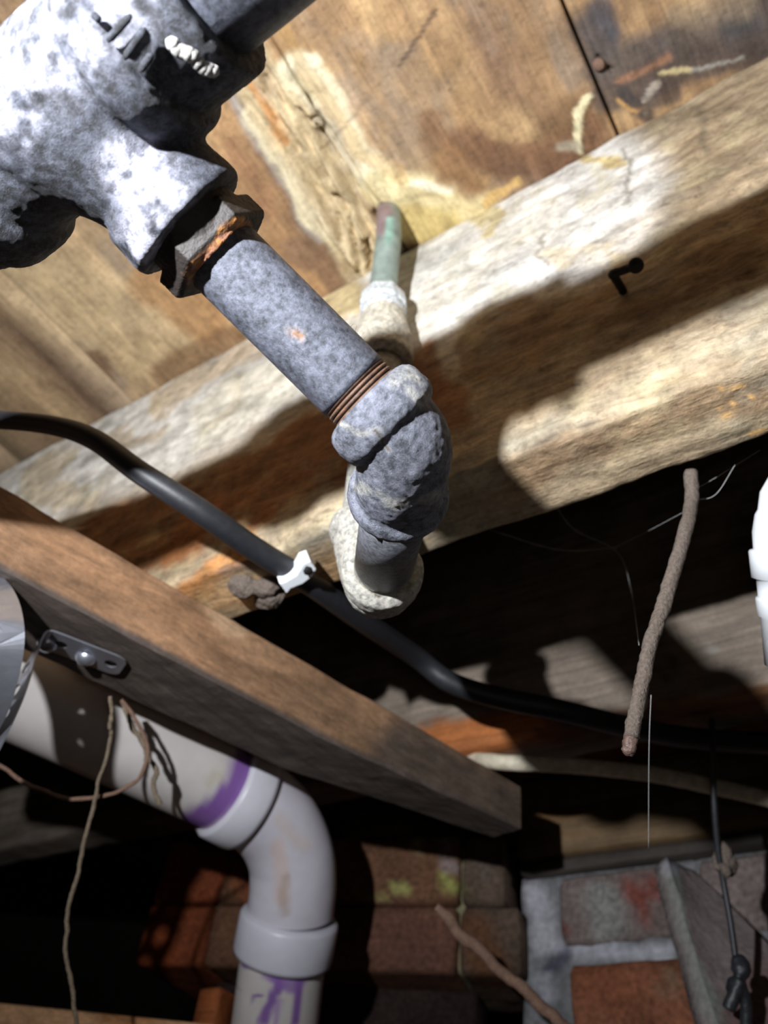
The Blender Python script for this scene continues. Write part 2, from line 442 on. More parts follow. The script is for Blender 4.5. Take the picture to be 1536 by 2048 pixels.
for a, b in zip(seams[:-1], seams[1:]):
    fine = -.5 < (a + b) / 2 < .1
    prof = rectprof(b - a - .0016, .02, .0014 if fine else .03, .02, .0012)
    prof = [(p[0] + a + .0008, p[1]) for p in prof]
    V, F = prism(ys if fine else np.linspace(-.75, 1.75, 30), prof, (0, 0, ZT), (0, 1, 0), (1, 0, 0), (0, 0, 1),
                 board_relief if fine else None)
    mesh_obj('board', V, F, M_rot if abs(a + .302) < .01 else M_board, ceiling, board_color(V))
V, F = box_vf((-1.15, -.75, ZT + .021), (.56, 1.75, ZT + .035)); 
mesh_obj('underlay', V, F, M_dull, ceiling, np.tile(lin((60, 45, 35)), (len(V), 1)))

# ---------------------------------------------------------------- near floor joist
JY, JB, JTH = 0.199, ZC + .2525, .037
def joist_color(P):
    n = fbm(P * np.array([.4, 1, 1]), 28, 13)[:, None]; n2 = fbm(P * np.array([.25, 1, 1]), 80, 19)[:, None]
    c = lin((176, 156, 128)) * (1 + .25 * n)
    S = [
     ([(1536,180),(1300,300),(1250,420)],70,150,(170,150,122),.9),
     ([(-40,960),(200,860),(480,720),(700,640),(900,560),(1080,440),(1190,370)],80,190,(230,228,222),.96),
     ([(620,640),(500,700),(330,790)],14,46,(208,180,136),.6), ([(700,610),(640,650)],30,60,(214,190,130),.8),
     ([(830,640),(1010,500),(1100,440)],24,60,(236,232,220),.9), ([(560,760),(420,850)],20,50,(230,224,206),.8),
     ([(120,920),(60,960),(160,1000)],14,44,(212,194,160),.7), ([(200,900),(330,860)],8,30,(176,150,112),.6),
     ([(960,450),(1000,425),(985,470)],8,22,(214,196,140),.8),
     ([(1160,325),(1240,330)],4,14,(216,190,120),.8), ([(1185,340),(1215,370),(1170,400)],6,16,(226,220,200),.8),
     ([(1110,520),(1240,510)],10,26,(216,198,158),.6), ([(1100,560),(1200,520)],14,30,(205,205,205),.6),
     # bare orange-brown wood below the mould line
     ([(180,1110),(330,1050),(470,980),(600,915),(760,880),(900,800)],50,78,(156,108,70),.92),
     ([(560,905),(680,850),(760,800),(850,740)],28,50,(152,104,66),.9),
     ([(340,1080),(420,1040),(500,1010)],28,50,(166,106,60),.7),
     ([(360,1180),(440,1130),(520,1090)],16,36,(200,136,76),.85), ([(440,1120),(500,1070)],12,26,(222,160,98),.7),
     ([(980,700),(1100,650),(1300,590),(1536,470)],40,66,(142,112,78),.85),
     ([(1300,640),(1400,560),(1500,540)],12,40,(104,80,58),.6),
     ([(540,1075),(700,1010),(980,920),(1200,820),(1536,640)],16,44,(186,170,144),.8),
     ([(640,1050),(720,1020)],14,34,(196,182,150),.8),
     ([(1000,960),(1200,900),(1400,820),(1536,780)],22,50,(150,122,92),.75),
     ([(400,1190),(560,1180),(680,1140)],22,48,(176,140,98),.8), ([(450,1140),(520,1120)],6,18,(104,88,80),.7),
     ([(600,1085),(690,1065)],6,18,(176,168,152),.7),
     ([(1000,895),(1180,830)],4,12,(212,200,174),.7), ([(1060,905),(1160,860),(1200,845)],3,8,(110,98,86),.7),
     ([(1100,480),(1085,520)],2,6,(130,120,98),.6), ([(1260,300),(1248,380),(1240,430)],2,6,(112,104,84),.6),
     ([(1400,220),(1420,300)],3,12,(112,104,88),.5),
    ]
    c = paint(P, c, S, warp=34, wscale=28, seed=8)
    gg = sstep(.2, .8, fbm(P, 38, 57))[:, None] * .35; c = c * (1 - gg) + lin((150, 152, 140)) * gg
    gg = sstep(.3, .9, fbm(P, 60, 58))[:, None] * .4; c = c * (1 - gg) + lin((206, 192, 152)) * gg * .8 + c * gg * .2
    c = c * (1 + .2 * fbm(P * np.array([.6, 1, 1]), 150, 33)[:, None])
    wm = sstep(.1, .7, n2)
    c = c * (1 - .22 * wm) 
    # fresh splinter marks at the right
    for p in [[(1440,778),(1486,772)],[(1440,818),(1466,815)],[(1428,832),(1472,829)],[(1500,868),(1530,858)],[(1462,806),(1472,805)],[(1488,792),(1508,794)]]:
        m = (1 - sstep(1.2, 3.8, pldist(proj(P) + 2 * np.stack([fbm(P, 400, 2), fbm(P, 400, 3)], 1), p)))[:, None]
        c = c * (1 - m) + lin((222, 176, 112)) * m
    return c
def joist_relief(P, N):
    d = fbm(P * np.array([.3, 1, 1]), 90, 61, 4) * .0008 + fbm(P, 30, 66, 2) * .0009
    px = proj(P) + 4 * np.stack([fbm(P, 90, 31), fbm(P, 90, 32)], 1)
    d += (1 - sstep(2, 9, pldist(px, [(1010,905),(1100,868),(1230,825),(1340,786)]))) * -.0018
    d += (1 - sstep(3, 20, pldist(px, [(440,1130),(500,1100),(560,1085)]))) * -.003
    lower = sstep(JB + .03, JB, P[:, 2]) 
    d += fbm(P * np.array([.5, 1, 1]), 160, 71, 4) * .0012 * sstep(-.2, 0, P[:, 0])
    return d
xs = np.concatenate([np.linspace(-1.15, -.66, 8), np.arange(-.64, .11, .0017), np.linspace(.12, .56, 8)])
prof = rectprof(JTH, ZT - JB, .0022, .0018, .002)
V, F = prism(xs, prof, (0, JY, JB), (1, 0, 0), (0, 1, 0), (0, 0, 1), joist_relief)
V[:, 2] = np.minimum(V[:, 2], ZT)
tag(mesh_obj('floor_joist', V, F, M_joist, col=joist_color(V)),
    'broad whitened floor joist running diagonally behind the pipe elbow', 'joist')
# the next joist, on the far side of the dark gap
V, F = prism(np.arange(-1.15, .56, .006), rectprof(.037, ZT - ZC - .267, .008, .006, .002), (0, .43, ZC + .267), (1, 0, 0), (0, 1, 0), (0, 0, 1),
             lambda P, N: fbm(P, 60, 3) * .0008)
V[:, 2] = np.minimum(V[:, 2], ZT)
c = lin((128, 116, 104)) * (1 + .25 * fbm(V * np.array([.3, 1, 1]), 40, 9))[:, None]
c = paint(V, c, [([(860,1490),(960,1470),(1090,1450)],30,50,(176,106,56),.95), ([(1330,1425),(1536,1400)],16,34,(140,96,60),.9),
                 ([(1360,1290),(1378,1330),(1400,1380)],5,14,(150,122,96),.8), ([(1330,1350),(1345,1310)],4,12,(60,48,40),.7),
                 ([(1420,1290),(1424,1292)],4,9,(160,156,150),.7), ([(1100,1460),(1300,1440)],14,30,(110,66,44),.8)])
tag(mesh_obj('floor_joist', V, F, M_dull, col=c), 'grey shadowed floor joist beyond the dark gap, behind the mud tube', 'joist')

# ---------------------------------------------------------------- rim, plates and brick wall
def flat_col(c, var=.2, sc=40, seed=0, ax=(1, 1, 1)):
    return lambda P: lin(c) * (1 + var * fbm(P * np.array(ax), sc, seed))[:, None]
WY = .605
XL, XR = -.47, .56
def timber(name, lo, hi, c, label, cat='timber', var=.25, seed=1, mat=None, strokes=(), step=.012, parent=None):
    V, F = box_vf(lo, hi, .002, .0006, seed, step)
    col = flat_col(c, var, 40, seed, (.3, 1, 1))(V)
    if strokes: col = paint(V, col, strokes, warp=10)
    o = mesh_obj(name, V, F, mat or M_dull, parent, col)
    return tag(o, label, cat) if label else o
timber('rim_board', (XL, WY, ZC + .375), (XR, WY + .038, ZT), (120, 106, 92), 'weathered rim board closing the far side above the brick wall', 'board',
       strokes=[([(1330,1270),(1380,1340),(1400,1390)],6,16,(150,120,92),.7), ([(1420,1230),(1536,1250)],14,50,(128,116,104),.6)])
timber('top_plate', (XL, WY - .022, ZC + .333), (XR, WY + .05, ZC + .375), (150, 92, 52), 'orange-brown wall plate right under the rim joist', 'plate', seed=5,
       strokes=[([(1330,1400),(1536,1390)],40,70,(118,88,64),.85), ([(900,1480),(1060,1450)],30,50,(176,108,58),.7)])
timber('sill_plate', (XL, WY - .006, ZC + .300), (XR, WY + .05, ZC + .331), (112, 98, 82), 'thin grey plate behind the beige cable', 'plate', seed=6)
timber('sill_beam', (-.285, WY - .012, ZC + .262), (XR, WY + .05, ZC + .298), (104, 84, 60), 'brown sill beam over the brick wall, under the beige cable', 'beam', seed=7,
       strokes=[([(1060,1620),(1150,1615)],14,30,(140,100,60),.7), ([(1200,1610),(1260,1600)],6,16,(120,110,60),.6)])
timber('ledger_strip', (-.285, WY - .008, ZC + .2505), (XR, WY + .05, ZC + .2605), (62, 56, 52), 'dark ledger strip lying right on top of the brick wall', 'strip', seed=8)
wall = thing('wall_back', (0, WY, 0), 'old red brick foundation wall with thick smeared lime mortar', kind='structure')
def wall_mortar_col(P):
    c = flat_col((118, 118, 120), .25, 50, 3)(P)
    return paint(P, c, [([(1060,1750),(1090,1880)],16,34,(170,168,176),.9), ([(1120,1900),(1330,1905)],12,24,(176,176,184),.95),
                        ([(1090,1960),(1100,1990)],10,24,(160,160,168),.8), ([(1130,1910),(1100,1930)],10,24,(62,62,76),.9), ([(1360,1920),(1400,2048)],10,30,(118,122,112),.9)], warp=12)
# simple back slab for the mortar with a rough face
pf = [(0, z) for z in np.linspace(0, ZC + .25, 110)] + [(.1, ZC + .25), (.1, 0)]
V, F = prism(np.arange(-.288, XR, .006), pf, (0, WY + .004, 0), (1, 0, 0), (0, 1, 0), (0, 0, 1),
             lambda P, N: np.where(P[:, 1] < WY + .01, fbm(P, 60, 4) * .0022 + .001, 0))
mesh_obj('mortar', V, F, M_mortar, wall, wall_mortar_col(V))
row = 0; zt = ZC + .248
while zt > .03:
    h = .049; x = -.4525 + (0.0 if row % 2 else .0); x = [-.2555, -.250, -.22, -.27][row % 4]
    k = 0
    while x < XR - .05:
        L = .094 if row in (0, 1) else .198
        L = min(L, XR - x - .004)
        c = rng.choice([(150, 84, 60), (138, 80, 62), (160, 90, 58), (126, 76, 64)])
        st = []
        if row == 0: c = (116, 104, 100); st = [([(1200,1800),(1210,1850)],26,44,(132,132,128),.95), ([(1260,1760),(1290,1830)],10,24,(118,66,58),.9), ([(1290,1800),(1320,1760)],14,30,(112,62,54),.9), ([(1110,1860),(1130,1850)],6,16,(110,58,48),.8)]
        if row == 1: c = (122, 78, 58); st = [([(1160,1950),(1250,1980)],20,60,(128,78,54),.6), ([(1340,1960),(1330,1990)],6,20,(132,110,90),.7)]
        V, F = box_vf((x, WY - .001 + rng.uniform(-.001, .001), zt - h), (x + L, WY + .09, zt), .003, .0014, row * 31 + k, .009)
        mesh_obj('brick', V, F, M_brick, wall, paint(V, flat_col(c, .3, 45, row * 7 + k)(V), st, warp=8))
        x += L + .013; k += 1
    zt -= h + .0135; row += 1
# far side walls and the ground
V, F = box_vf((-1.15, -.75, -.04), (.56, 1.75, 0), .002, 0, 0, .02)
V[:, 2] = np.where(V[:, 2] > -.003, V[:, 2] + fbm(V, 9, 5) * .012 - .014, V[:, 2])
tag(mesh_obj('floor', V, F, M_dirt), 'bare dirt floor of the crawl space', kind='structure')
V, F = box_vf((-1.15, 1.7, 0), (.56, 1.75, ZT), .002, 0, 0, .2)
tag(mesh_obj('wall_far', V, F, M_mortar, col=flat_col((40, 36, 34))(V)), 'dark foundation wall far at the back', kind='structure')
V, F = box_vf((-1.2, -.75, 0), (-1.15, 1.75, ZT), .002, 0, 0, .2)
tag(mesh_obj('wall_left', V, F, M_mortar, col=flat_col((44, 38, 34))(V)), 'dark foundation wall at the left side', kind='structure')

# ---------------------------------------------------------------- brick pier
BL = np.array([-.528, .4455]) * 1.1; FR = np.array([-.262, .525]) * 1.1
fx = (FR - BL) / np.linalg.norm(FR - BL); fy = np.array([-fx[1], fx[0]]); LW = np.linalg.norm(FR - BL)
pier = thing('brick_pier', (*((BL + FR) / 2 + fy * .05), 0), 'stub of a brick pier behind the white drain elbow, yellow mortar in its joint', 'pier')
Zb, Zm, Ztop = ZC + .175, ZC + .222, ZC + .277
def ob(lo, hi, seed, mt, name, c, st=(), rough=.0012, bev=.003, z=None):
    V, F = box_vf(lo, hi, bev, rough, seed, .008)
    P = np.empty_like(V); P[:, 0] = BL[0] + V[:, 0] * fx[0] + V[:, 1] * fy[0]; P[:, 1] = BL[1] + V[:, 0] * fx[1] + V[:, 1] * fy[1]; P[:, 2] = V[:, 2]
    return mesh_obj(name, P, F, mt, pier, paint(P, flat_col(c, .35, 40, seed)(P), st, warp=12))
pst = [([(500,1700),(560,1780)],40,90,(150,80,45),.5), ([(300,1960),(320,1700)],20,60,(150,76,44),.7),
       ([(830,1640),(838,1680),(825,1705)],5,11,(150,138,100),.85), ([(650,1632),(900,1620)],3,9,(150,142,96),.8),
       ([(900,1690),(908,1740)],5,14,(140,130,130),.8), ([(900,1755),(906,1770)],8,16,(150,152,86),.9),
       ([(700,1785),(840,1786)],3,9,(160,160,96),.9), ([(960,1680),(970,1760)],10,26,(96,84,76),.7),
       ([(700,1850),(860,1900)],40,100,(92,62,56),.6), ([(950,1850),(980,1950)],20,50,(96,62,40),.7), ([(480,1660),(540,1690)],14,30,(70,52,42),.8)]
s1, s2 = LW * .20, LW * .885
for z0, z1, r_ in ((Zb, Zm - .001, 0), (Zm + .001, Ztop, 1)):
    for k, (a, b) in enumerate(((0, s1 - .0008), (s1 + .0008, s2 - .0015), (s2 + .0015, LW + .012 * (1 - r_)))):
        cc = ((124, 66, 42), (104, 74, 56), (84, 70, 60))[k]
        ob((a, 0, z0), (b, .11, z1), r_ * 9 + k, M_brick, 'brick', cc, pst)
ob((.006, .012, ZC + .178), (LW - .006, .105, Ztop - .004), 7, M_mortar, 'mortar', (120, 118, 92), pst)
ob((.05, .05, 0), (LW - .03, .12, Zb + .004), 8, M_brick, 'pier_core', (44, 34, 32), (), .003)

# ---------------------------------------------------------------- brace under the joists
bd = np.array([.253, .967, 0]); bn = np.array([.967, -.253, 0])
def bracepos(s, off, z): return bd * s + bn * off + np.array([0, 0, ZC + z])
def s_of(p): return p @ bd
e0 = s_of(W(1035, 1620, .53)) 
def brace_col(P):
    c = lin((150, 116, 88)) * (1 + .2 * fbm(P @ np.array([[bd[0], bn[0], 0], [bd[1] * .2, bn[1], 0], [0, 0, 1]]), 120, 3))[:, None]
    return paint(P, c, [([(60,1060),(300,1200),(430,1290)],14,36,(150,114,84),.5), ([(430,1220),(470,1260)],10,30,(184,158,128),.5),
                        ([(140,1240),(150,1236)],3,8,(196,160,124),.8), ([(600,1400),(760,1500)],30,70,(128,100,76),.7),
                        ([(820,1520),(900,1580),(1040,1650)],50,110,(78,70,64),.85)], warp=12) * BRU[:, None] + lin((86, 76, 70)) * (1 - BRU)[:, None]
V, F = prism(np.arange(-.55, e0, .006), rectprof(.056, .0395, .003, .003, .0012), bracepos(0, -.3285 - .056, .212), bd, bn, (0, 0, 1),
             lambda P, N: fbm(P, 60, 8, 3) * .0006)
_o = V @ bn; _s = V @ bd; V = V + ((_o + .3285) * (np.interp(_s, [0, .235, e0], [1.04, .84, .42]) - 1))[:, None] * bn
V[:, 2] = ZC + .2515 - (ZC + .2515 - V[:, 2]) * np.interp(_s, [0, .235, e0], [1, .97, .72])
BRU = sstep(.0008, .0035, V[:, 2] - ((ZC + .2515) - .0395 * np.interp(_s, [0, .235, e0], [1, .97, .72])))   # underside mask: its shade is painted in as darker grey
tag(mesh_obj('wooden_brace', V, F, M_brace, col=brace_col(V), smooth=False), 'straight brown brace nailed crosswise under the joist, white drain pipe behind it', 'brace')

# timber at bottom left
A = W(-260, 2005, .52); B = W(440, 2022, .50); A[2] = B[2] = (A[2] + B[2]) / 2
ax = (B - A) / np.linalg.norm(B - A); per = np.cross((0, 0, 1.), ax)
V, F = prism(np.arange(0, np.linalg.norm(B - A), .01), rectprof(.04, .09, .01, .01), A - np.array([0, 0, .09]), ax, per, (0, 0, 1.))
tag(mesh_obj('low_timber', V, F, M_dull, col=paint(V, flat_col((214, 166, 124), .2, 40, 3)(V), [([(230,2030),(280,2040)],20,60,(176,116,66),.7)])),
    'light brown timber crossing the bottom left corner of the crawl space', 'timber')
# short stub between pier and drain
A = W(398, 1975, .56); V, F = box_vf((A[0], A[1], 0), (A[0] + .02, A[1] + .02, A[2]), .002)
tag(mesh_obj('wood_stake', V, F, M_dull, col=flat_col((150, 84, 46))(V)), 'short orange-brown stake under the pier, left of the white drain', 'stake')
# dim beam far left
timber('far_beam', (-1.14, .98, ZC + .40), (-.62, 1.02, ZT), (74, 62, 54), 'dim beam in the dark bay far left, behind the drain pipe', 'beam', seed=21, step=.05)

# ---------------------------------------------------------------- the galvanised water pipe
T0 = W(141, 208, .197)
R1 = W(493, -103, .1715); R0 = 2 * T0 - R1
rd = (R1 - R0) / np.linalg.norm(R1 - R0)
BE = W(384, 452, .204); bdir = (BE - T0); bl = np.linalg.norm(bdir); bdir /= bl
pipe = thing('water_pipe', W(775, 430, .5225), 'galvanised steel water pipe with cast tee, elbows and copper riser through the subfloor', 'pipe')
ru, rl = .0292, .040
parts = [lathe(T0 - rd * .046, T0 + rd * .046, [(0, .0205), (.092, .0205)], 64),
         lathe(T0, T0 + rd, [(.016, .0195), (.0195, .0222), (.022, .0232), (ru - .0015, .0236), (ru, .0225)], 64),
         lathe(T0, T0 - rd, [(.024, .0195), (.0265, .0225), (.029, .0236), (rl - .0015, .0236), (rl, .0225)], 64),
         lathe(T0, T0 + bdir, [(0, .0170), (.018, .0150), (bl - .014, .0150), (bl - .011, .0172), (bl - .0015, .0178), (bl, .0170)], 64),
         lathe(T0, T0 + bdir, [(.0, .026), (.012, .0215), (.02, .0175), (.027, .0150)], 64)]
V, F = fuse(join(*parts), .0008, 5, .00020, 420, 3)
def tee_col(P):
    px = proj(P); c = np.zeros((len(P), 4)); c[:, :3] = lin((205, 205, 222))
    m = (1 - sstep(60, 170, pldist(px, [(60, 120), (180, 20)]))) * .4
    m = np.maximum(m, (1 - sstep(30, 90, pldist(px, [(260, 330), (330, 400), (300, 480)]))) * .75)
    m = np.maximum(m, (1 - sstep(20, 70, pldist(px, [(20, 260), (60, 180)]))) * .6)
    c[:, 3] = m * np.clip(.6 + fbm(P, 260, 6), 0, 1); return c
tee = mesh_obj('tee', V, F, M_tee, pipe, tee_col(V))
# raised foundry marks on the tee: slanted strokes
def bar(a, b, r, d, name='raised_mark'):
    A, B = W(*a, d), W(*b, d)
    # push to the casting skin: cylinder round the run axis
    out = []
    for Pt in (A, B):
        dr = (Pt - CAM) / np.linalg.norm(Pt - CAM); best = None
        for t in np.linspace(.12, .25, 1300):
            q = CAM + dr * t; v = q - T0; rr = np.linalg.norm(v - (v @ rd) * rd)
            if rr < .0231: best = q; break
        out.append(best if best is not None else Pt)
    V, F = sweep(np.linspace(out[0], out[1], 8), [r * .5] + [r] * 6 + [r * .5], 10)
    return mesh_obj(name, V, F, M_tee, tee)
for a, b in (((262, 30), (215, 82)), ((290, 58), (248, 118)), ((304, 108), (280, 142)), ((186, 28), (200, 42))):
    bar(a, b, .0008, .18)
def skin(x, y, rad):
    dr_ = W(x, y, 1) - CAM
    for t in np.linspace(.12, .26, 2000):
        q = CAM + dr_ * t; v = q - T0
        if np.linalg.norm(v - (v @ rd) * rd) < rad: return q
    return CAM + dr_ * .18
# upper run pipe and left run pipe
V, F = lathe(T0 + rd * (ru - .004), T0 + rd * .4, [(0, .0158), (.3, .0158)], 64)
mesh_obj('straight_pipe', V, F, M_galv, pipe)
V, F = lathe(T0 - rd * (rl - .004), T0 - rd * .4, [(0, .0158), (.17, .0158)], 64)
mesh_obj('straight_pipe', V, F, M_galv, pipe)
# thread sealant crumbs at the upper joint
vf = []
for k in range(9):
    q = skin(346 + k * 10, 88 + k * 7 + rng.uniform(-5, 5), .0228)
    vf.append(lathe(q - rd * .0015, q + rd * .0015, [(0, .0004), (.0008, .0012 + rng.random() * .0008), (.0022, .0013), (.003, .0003)], 8))
V, F = join(*vf)
tag(mesh_obj('thread_sealant', V, F, M_tee, tee, np.tile(np.array([.5, .48, .45, .8]), (len(V), 1))), 'pale crumbs of sealant', kind='stuff')
# bushing
PE = W(732, 799, .2115)
H0 = BE - bdir * .003; pd_ = PE - W(420, 487, .2085); pd_ /= np.linalg.norm(pd_)
HX = W(425, 493, .2075)
hx = [lathe(BE - bdir * .004, HX + pd_ * .001, [(0, .0135), (np.linalg.norm(HX - BE) + .005, .0135)], 32)]
V, F = lathe(HX - pd_ * .0038, HX + pd_ * .004, [(0, .0152), (.0008, .0162), (.0066, .0162), (.0078, .0150)], 6, rot=.35)
Vc, Fc = hx[0]
hv, hf = join((V, F), (Vc, Fc)); hv, hf = fuse((hv, hf), .0004, 1, .00008, 900, 2)
def hexcol(P):
    px = proj(P); c = np.zeros((len(P), 4)); n = fbm(P, 500, 3)[:, None]
    c[:, :3] = lin((128, 84, 62)) * (1 - np.clip(n * 1.2 + .3, 0, 1)) + lin((196, 132, 58)) * np.clip(n * 1.2 + .3, 0, 1)
    m = (1 - sstep(24, 36, pldist(px + 10 * np.stack([fbm(P, 300, 1), fbm(P, 300, 2)], 1), [(400, 552), (435, 515), (478, 462)])))[:, None]
    c[:, :3] = c[:, :3] * m + lin((34, 27, 24)) * (1 - m); c[:, 3] = .95; return c  # around the rust, shade on the bushing is painted in as near-black
bush = mesh_obj('hex_bushing', hv, hf, M_iron, pipe, hexcol(hv), smooth=False); tag(bush, 'rusted orange hex bushing')
# main pipe with exposed threads
P0 = HX + pd_ * .001
Lm = np.linalg.norm(PE - P0)
prof = [(t, .01065) for t in np.linspace(0, Lm - .0045, 30)]
V, F = lathe(P0, PE, prof, 64)
def pipe_col(P):
    px = proj(P) + 6 * np.stack([fbm(P, 200, 1), fbm(P, 200, 2)], 1); c = np.zeros((len(P), 4))
    m = (1 - sstep(5, 15, pldist(px, [(588, 664), (600, 672)])))[:, None]
    c[:, :3] = lin((176, 176, 184)) * (1 - m) + lin((140, 96, 50)) * m
    c[:, 3] = np.maximum(m[:, 0] * .9, 0); return c
main = mesh_obj('straight_pipe', V, F, M_galv, pipe, pipe_col(V))
def threads(A, B, n, r, name='thread_ring', mat=None, c=(104, 76, 58)):
    A = np.asarray(A); B = np.asarray(B); L = np.linalg.norm(B - A); d = (B - A) / L; p = L / n
    for k in range(n):
        V, F = lathe(A + d * p * k, B, [(0, r - .0011), (p * .2, r - .0002), (p * .55, r), (p * .85, r - .0004), (p, r - .0011)], 56)
        cc = np.zeros((len(V), 4)); cc[:, :3] = lin(c); cc[:, 3] = .9
        mesh_obj(name, V, F, mat or M_iron, main, cc)
threads(PE - pd_ * .0048, PE + pd_ * .003, 6, .0106)
# 45-degree elbow
c1 = W(768, 836, .2115); c2 = W(809, 893, .2138); c3 = W(802, 955, .2235); c4 = W(795, 1000, .2365)
q1 = PE; d1_ = (c1 - q1) / np.linalg.norm(c1 - q1); d4 = (c4 - c3) / np.linalg.norm(c4 - c3)
path = cr([q1 + pd_ * .001, c1, c2, c3, c4], 10)
body = sweep(path, .0127, 56)
cen1 = q1 + pd_ * .0
colA = lathe(q1 - pd_ * .0002, q1 + pd_ * .1, [(0, .0112), (.0006, .0132), (.002, .0146), (.0045, .0152), (.0085, .0152), (.0105, .0146), (.012, .0128)], 64)
colB = lathe(c4, c4 - d4 * .1, [(0, .0110), (.0006, .0134), (.0018, .0146), (.004, .0150), (.006, .0145), (.0075, .0128)], 64)
V, F = fuse(join(body, colA, colB), .0006, 2, .00018, 700, 8)
def el_col(P):
    px = proj(P) + 5 * np.stack([fbm(P, 250, 1), fbm(P, 250, 2)], 1); c = np.zeros((len(P), 4)); c[:, :3] = lin((186, 184, 176))
    m = (1 - sstep(5, 22, pldist(px, [(820, 775), (845, 800)]))) * .8
    m = np.maximum(m, (1 - sstep(5, 24, pldist(px, [(790, 760), (820, 745), (850, 790)]))) * .9)
    m = np.maximum(m, (1 - sstep(4, 18, pldist(px, [(720, 975), (790, 1012), (870, 990)]))) * .9)
    m = np.maximum(m, (1 - sstep(3, 10, pldist(px, [(680, 845), (720, 870), (760, 862)]))) * .7)
    r = (1 - sstep(2, 6, pldist(px, [(752, 862), (762, 885), (775, 900)])))
    c[:, :3] = c[:, :3] * (1 - r[:, None]) + lin((90, 78, 62)) * r[:, None]
    c[:, 3] = np.maximum(m * np.clip(.7 + fbm(P, 300, 6), 0, 1), r * .8); return c
mesh_obj('elbow', V, F, M_elbow, pipe, el_col(V))
# nipple
N1 = W(768, 1128, .286); nd_ = (N1 - c4) / np.linalg.norm(N1 - c4)
V, F = lathe(c4 - nd_ * .003, N1, [(0, .0106), (np.linalg.norm(N1 - c4) + .003, .0106)], 56)
cc = np.zeros((len(V), 4)); cc[:, :3] = lin((150, 150, 150)); cc[:, 3] = .25
mesh_obj('nipple', V, F, M_galv, pipe, cc)
threads(N1 - nd_ * .002, N1 + nd_ * .0055, 4, .0107, mat=M_elbow, c=(168, 164, 150))
# lower elbow turning up to the riser
S0 = N1 + nd_ * .003; K = S0 + nd_ * .016
U0 = W(728, 1075, .332); U1 = W(766, 722, .4185)
ud = (U1 - U0) / np.linalg.norm(U1 - U0)
body = sweep(cr([S0, K, (K + U0) / 2 + nd_ * .004 - ud * .002, U0], 8), .0130, 48)
colA = lathe(S0, S0 + nd_ * .1, [(0, .0112), (.0006, .0136), (.002, .0150), (.008, .0153), (.0105, .0148), (.012, .0130)], 64)
colB = lathe(U0 + ud * .008, U0 - ud * .1, [(0, .0110), (.0006, .0134), (.002, .0146), (.007, .0150), (.009, .0130)], 64)
sph = lathe(K - nd_ * .012, K + nd_ * .1, [(0, .004), (.003, .0105), (.007, .0134), (.012, .0142), (.017, .0134), (.021, .0105), (.024, .004)], 40)
V, F = fuse(join(body, colA, colB, sph), .0008, 6, .00028, 500, 5)
def lo_col(P):
    px = proj(P) + 5 * np.stack([fbm(P, 200, 1), fbm(P, 200, 2)], 1); c = np.zeros((len(P), 4)); c[:, :3] = lin((214, 208, 192)); c[:, 3] = .7
    y = (1 - sstep(4, 26, pldist(px, [(735, 1160), (790, 1165), (815, 1150)])))[:, None]
    c[:, :3] = c[:, :3] * (1 - y) + lin((206, 192, 138)) * y
    k = (1 - sstep(1.5, 5, pldist(px, [(716, 1142), (725, 1165), (742, 1180), (755, 1192)])))[:, None]
    c[:, :3] = c[:, :3] * (1 - k) + lin((100, 84, 60)) * k
    c[:, 3] = np.maximum(c[:, 3], k[:, 0]); return c
mesh_obj('elbow', V, F, M_elbow, pipe, lo_col(V))
# riser, adapter, copper
V, F = lathe(U0, U1, [(0, .0106), (np.linalg.norm(U1 - U0) + .006, .0106)], 48)
cc = np.zeros((len(V), 4)); cc[:, :3] = lin((196, 192, 178)); cc[:, 3] = .75
mesh_obj('riser', V, F, M_elbow, pipe, cc)
A1 = W(766, 612, .452); A0 = U1
ad = (A1 - A0) / np.linalg.norm(A1 - A0); La = np.linalg.norm(A1 - A0)
V1 = lathe(A0 - ad * .004, A1, [(0, .0138), (.001, .0160), (.016, .0166), (.020, .0156), (.028, .0145), (La * .82, .0124), (La * .9, .0105)], 56)
V, F = fuse(V1, .0009, 3, .0005, 420, 9)
cc = np.zeros((len(V), 4)); n = fbm(V, 160, 4)[:, None]; cc[:, :3] = lin((236, 228, 208)) * (1 + .2 * n); cc[:, 3] = .95
tag(mesh_obj('adapter', V, F, M_elbow, pipe, cc), 'cream crusted threaded adapter')
V, F = lathe(A1 - ad * .004, A1 + ad * .05, [(0, .0110), (.0005, .0142), (.010, .0132), (.0135, .0108), (.0145, .0085)], 8, rot=.2)
V2, F2 = lathe(A1 - ad * .012, A1 + ad * .05, [(0, .0122), (.006, .0124), (.020, .0098), (.022, .0085)], 40)
V, F = fuse(join((V, F), (V2, F2)), .0006, 2, .0002, 300, 3)
cc = np.zeros((len(V), 4)); cc[:, :3] = lin((240, 246, 248)); cc[:, 3] = .95
tag(mesh_obj('solder_cup', V, F, M_elbow, pipe, cc), 'whitish flared collar')
C0 = A1 + ad * .006; C1 = W(776, 445, .505); C2 = W(768, 425, .532)
path = cr([C0, W(768, 560, .468), W(777, 478, .492), C1 + np.array([0, 0, .004]), C2 + np.array([0, .002, .02])], 10)
V, F = sweep(path, .0079, 40)
c = flat_col((150, 166, 160), .25, 90, 2)(V); px = proj(V)
m = (1 - sstep(10, 34, pldist(px, [(765, 420), (758, 450)])))[:, None]
c = c * (1 - m) + lin((150, 130, 132)) * m
m = (1 - sstep(3, 12, pldist(px, [(780, 440), (778, 480)])))[:, None]; c = c * (1 - m) + lin((150, 190, 176)) * m
tag(mesh_obj('copper_riser', V, F, M_copper, pipe, c), 'green patinated copper tube')

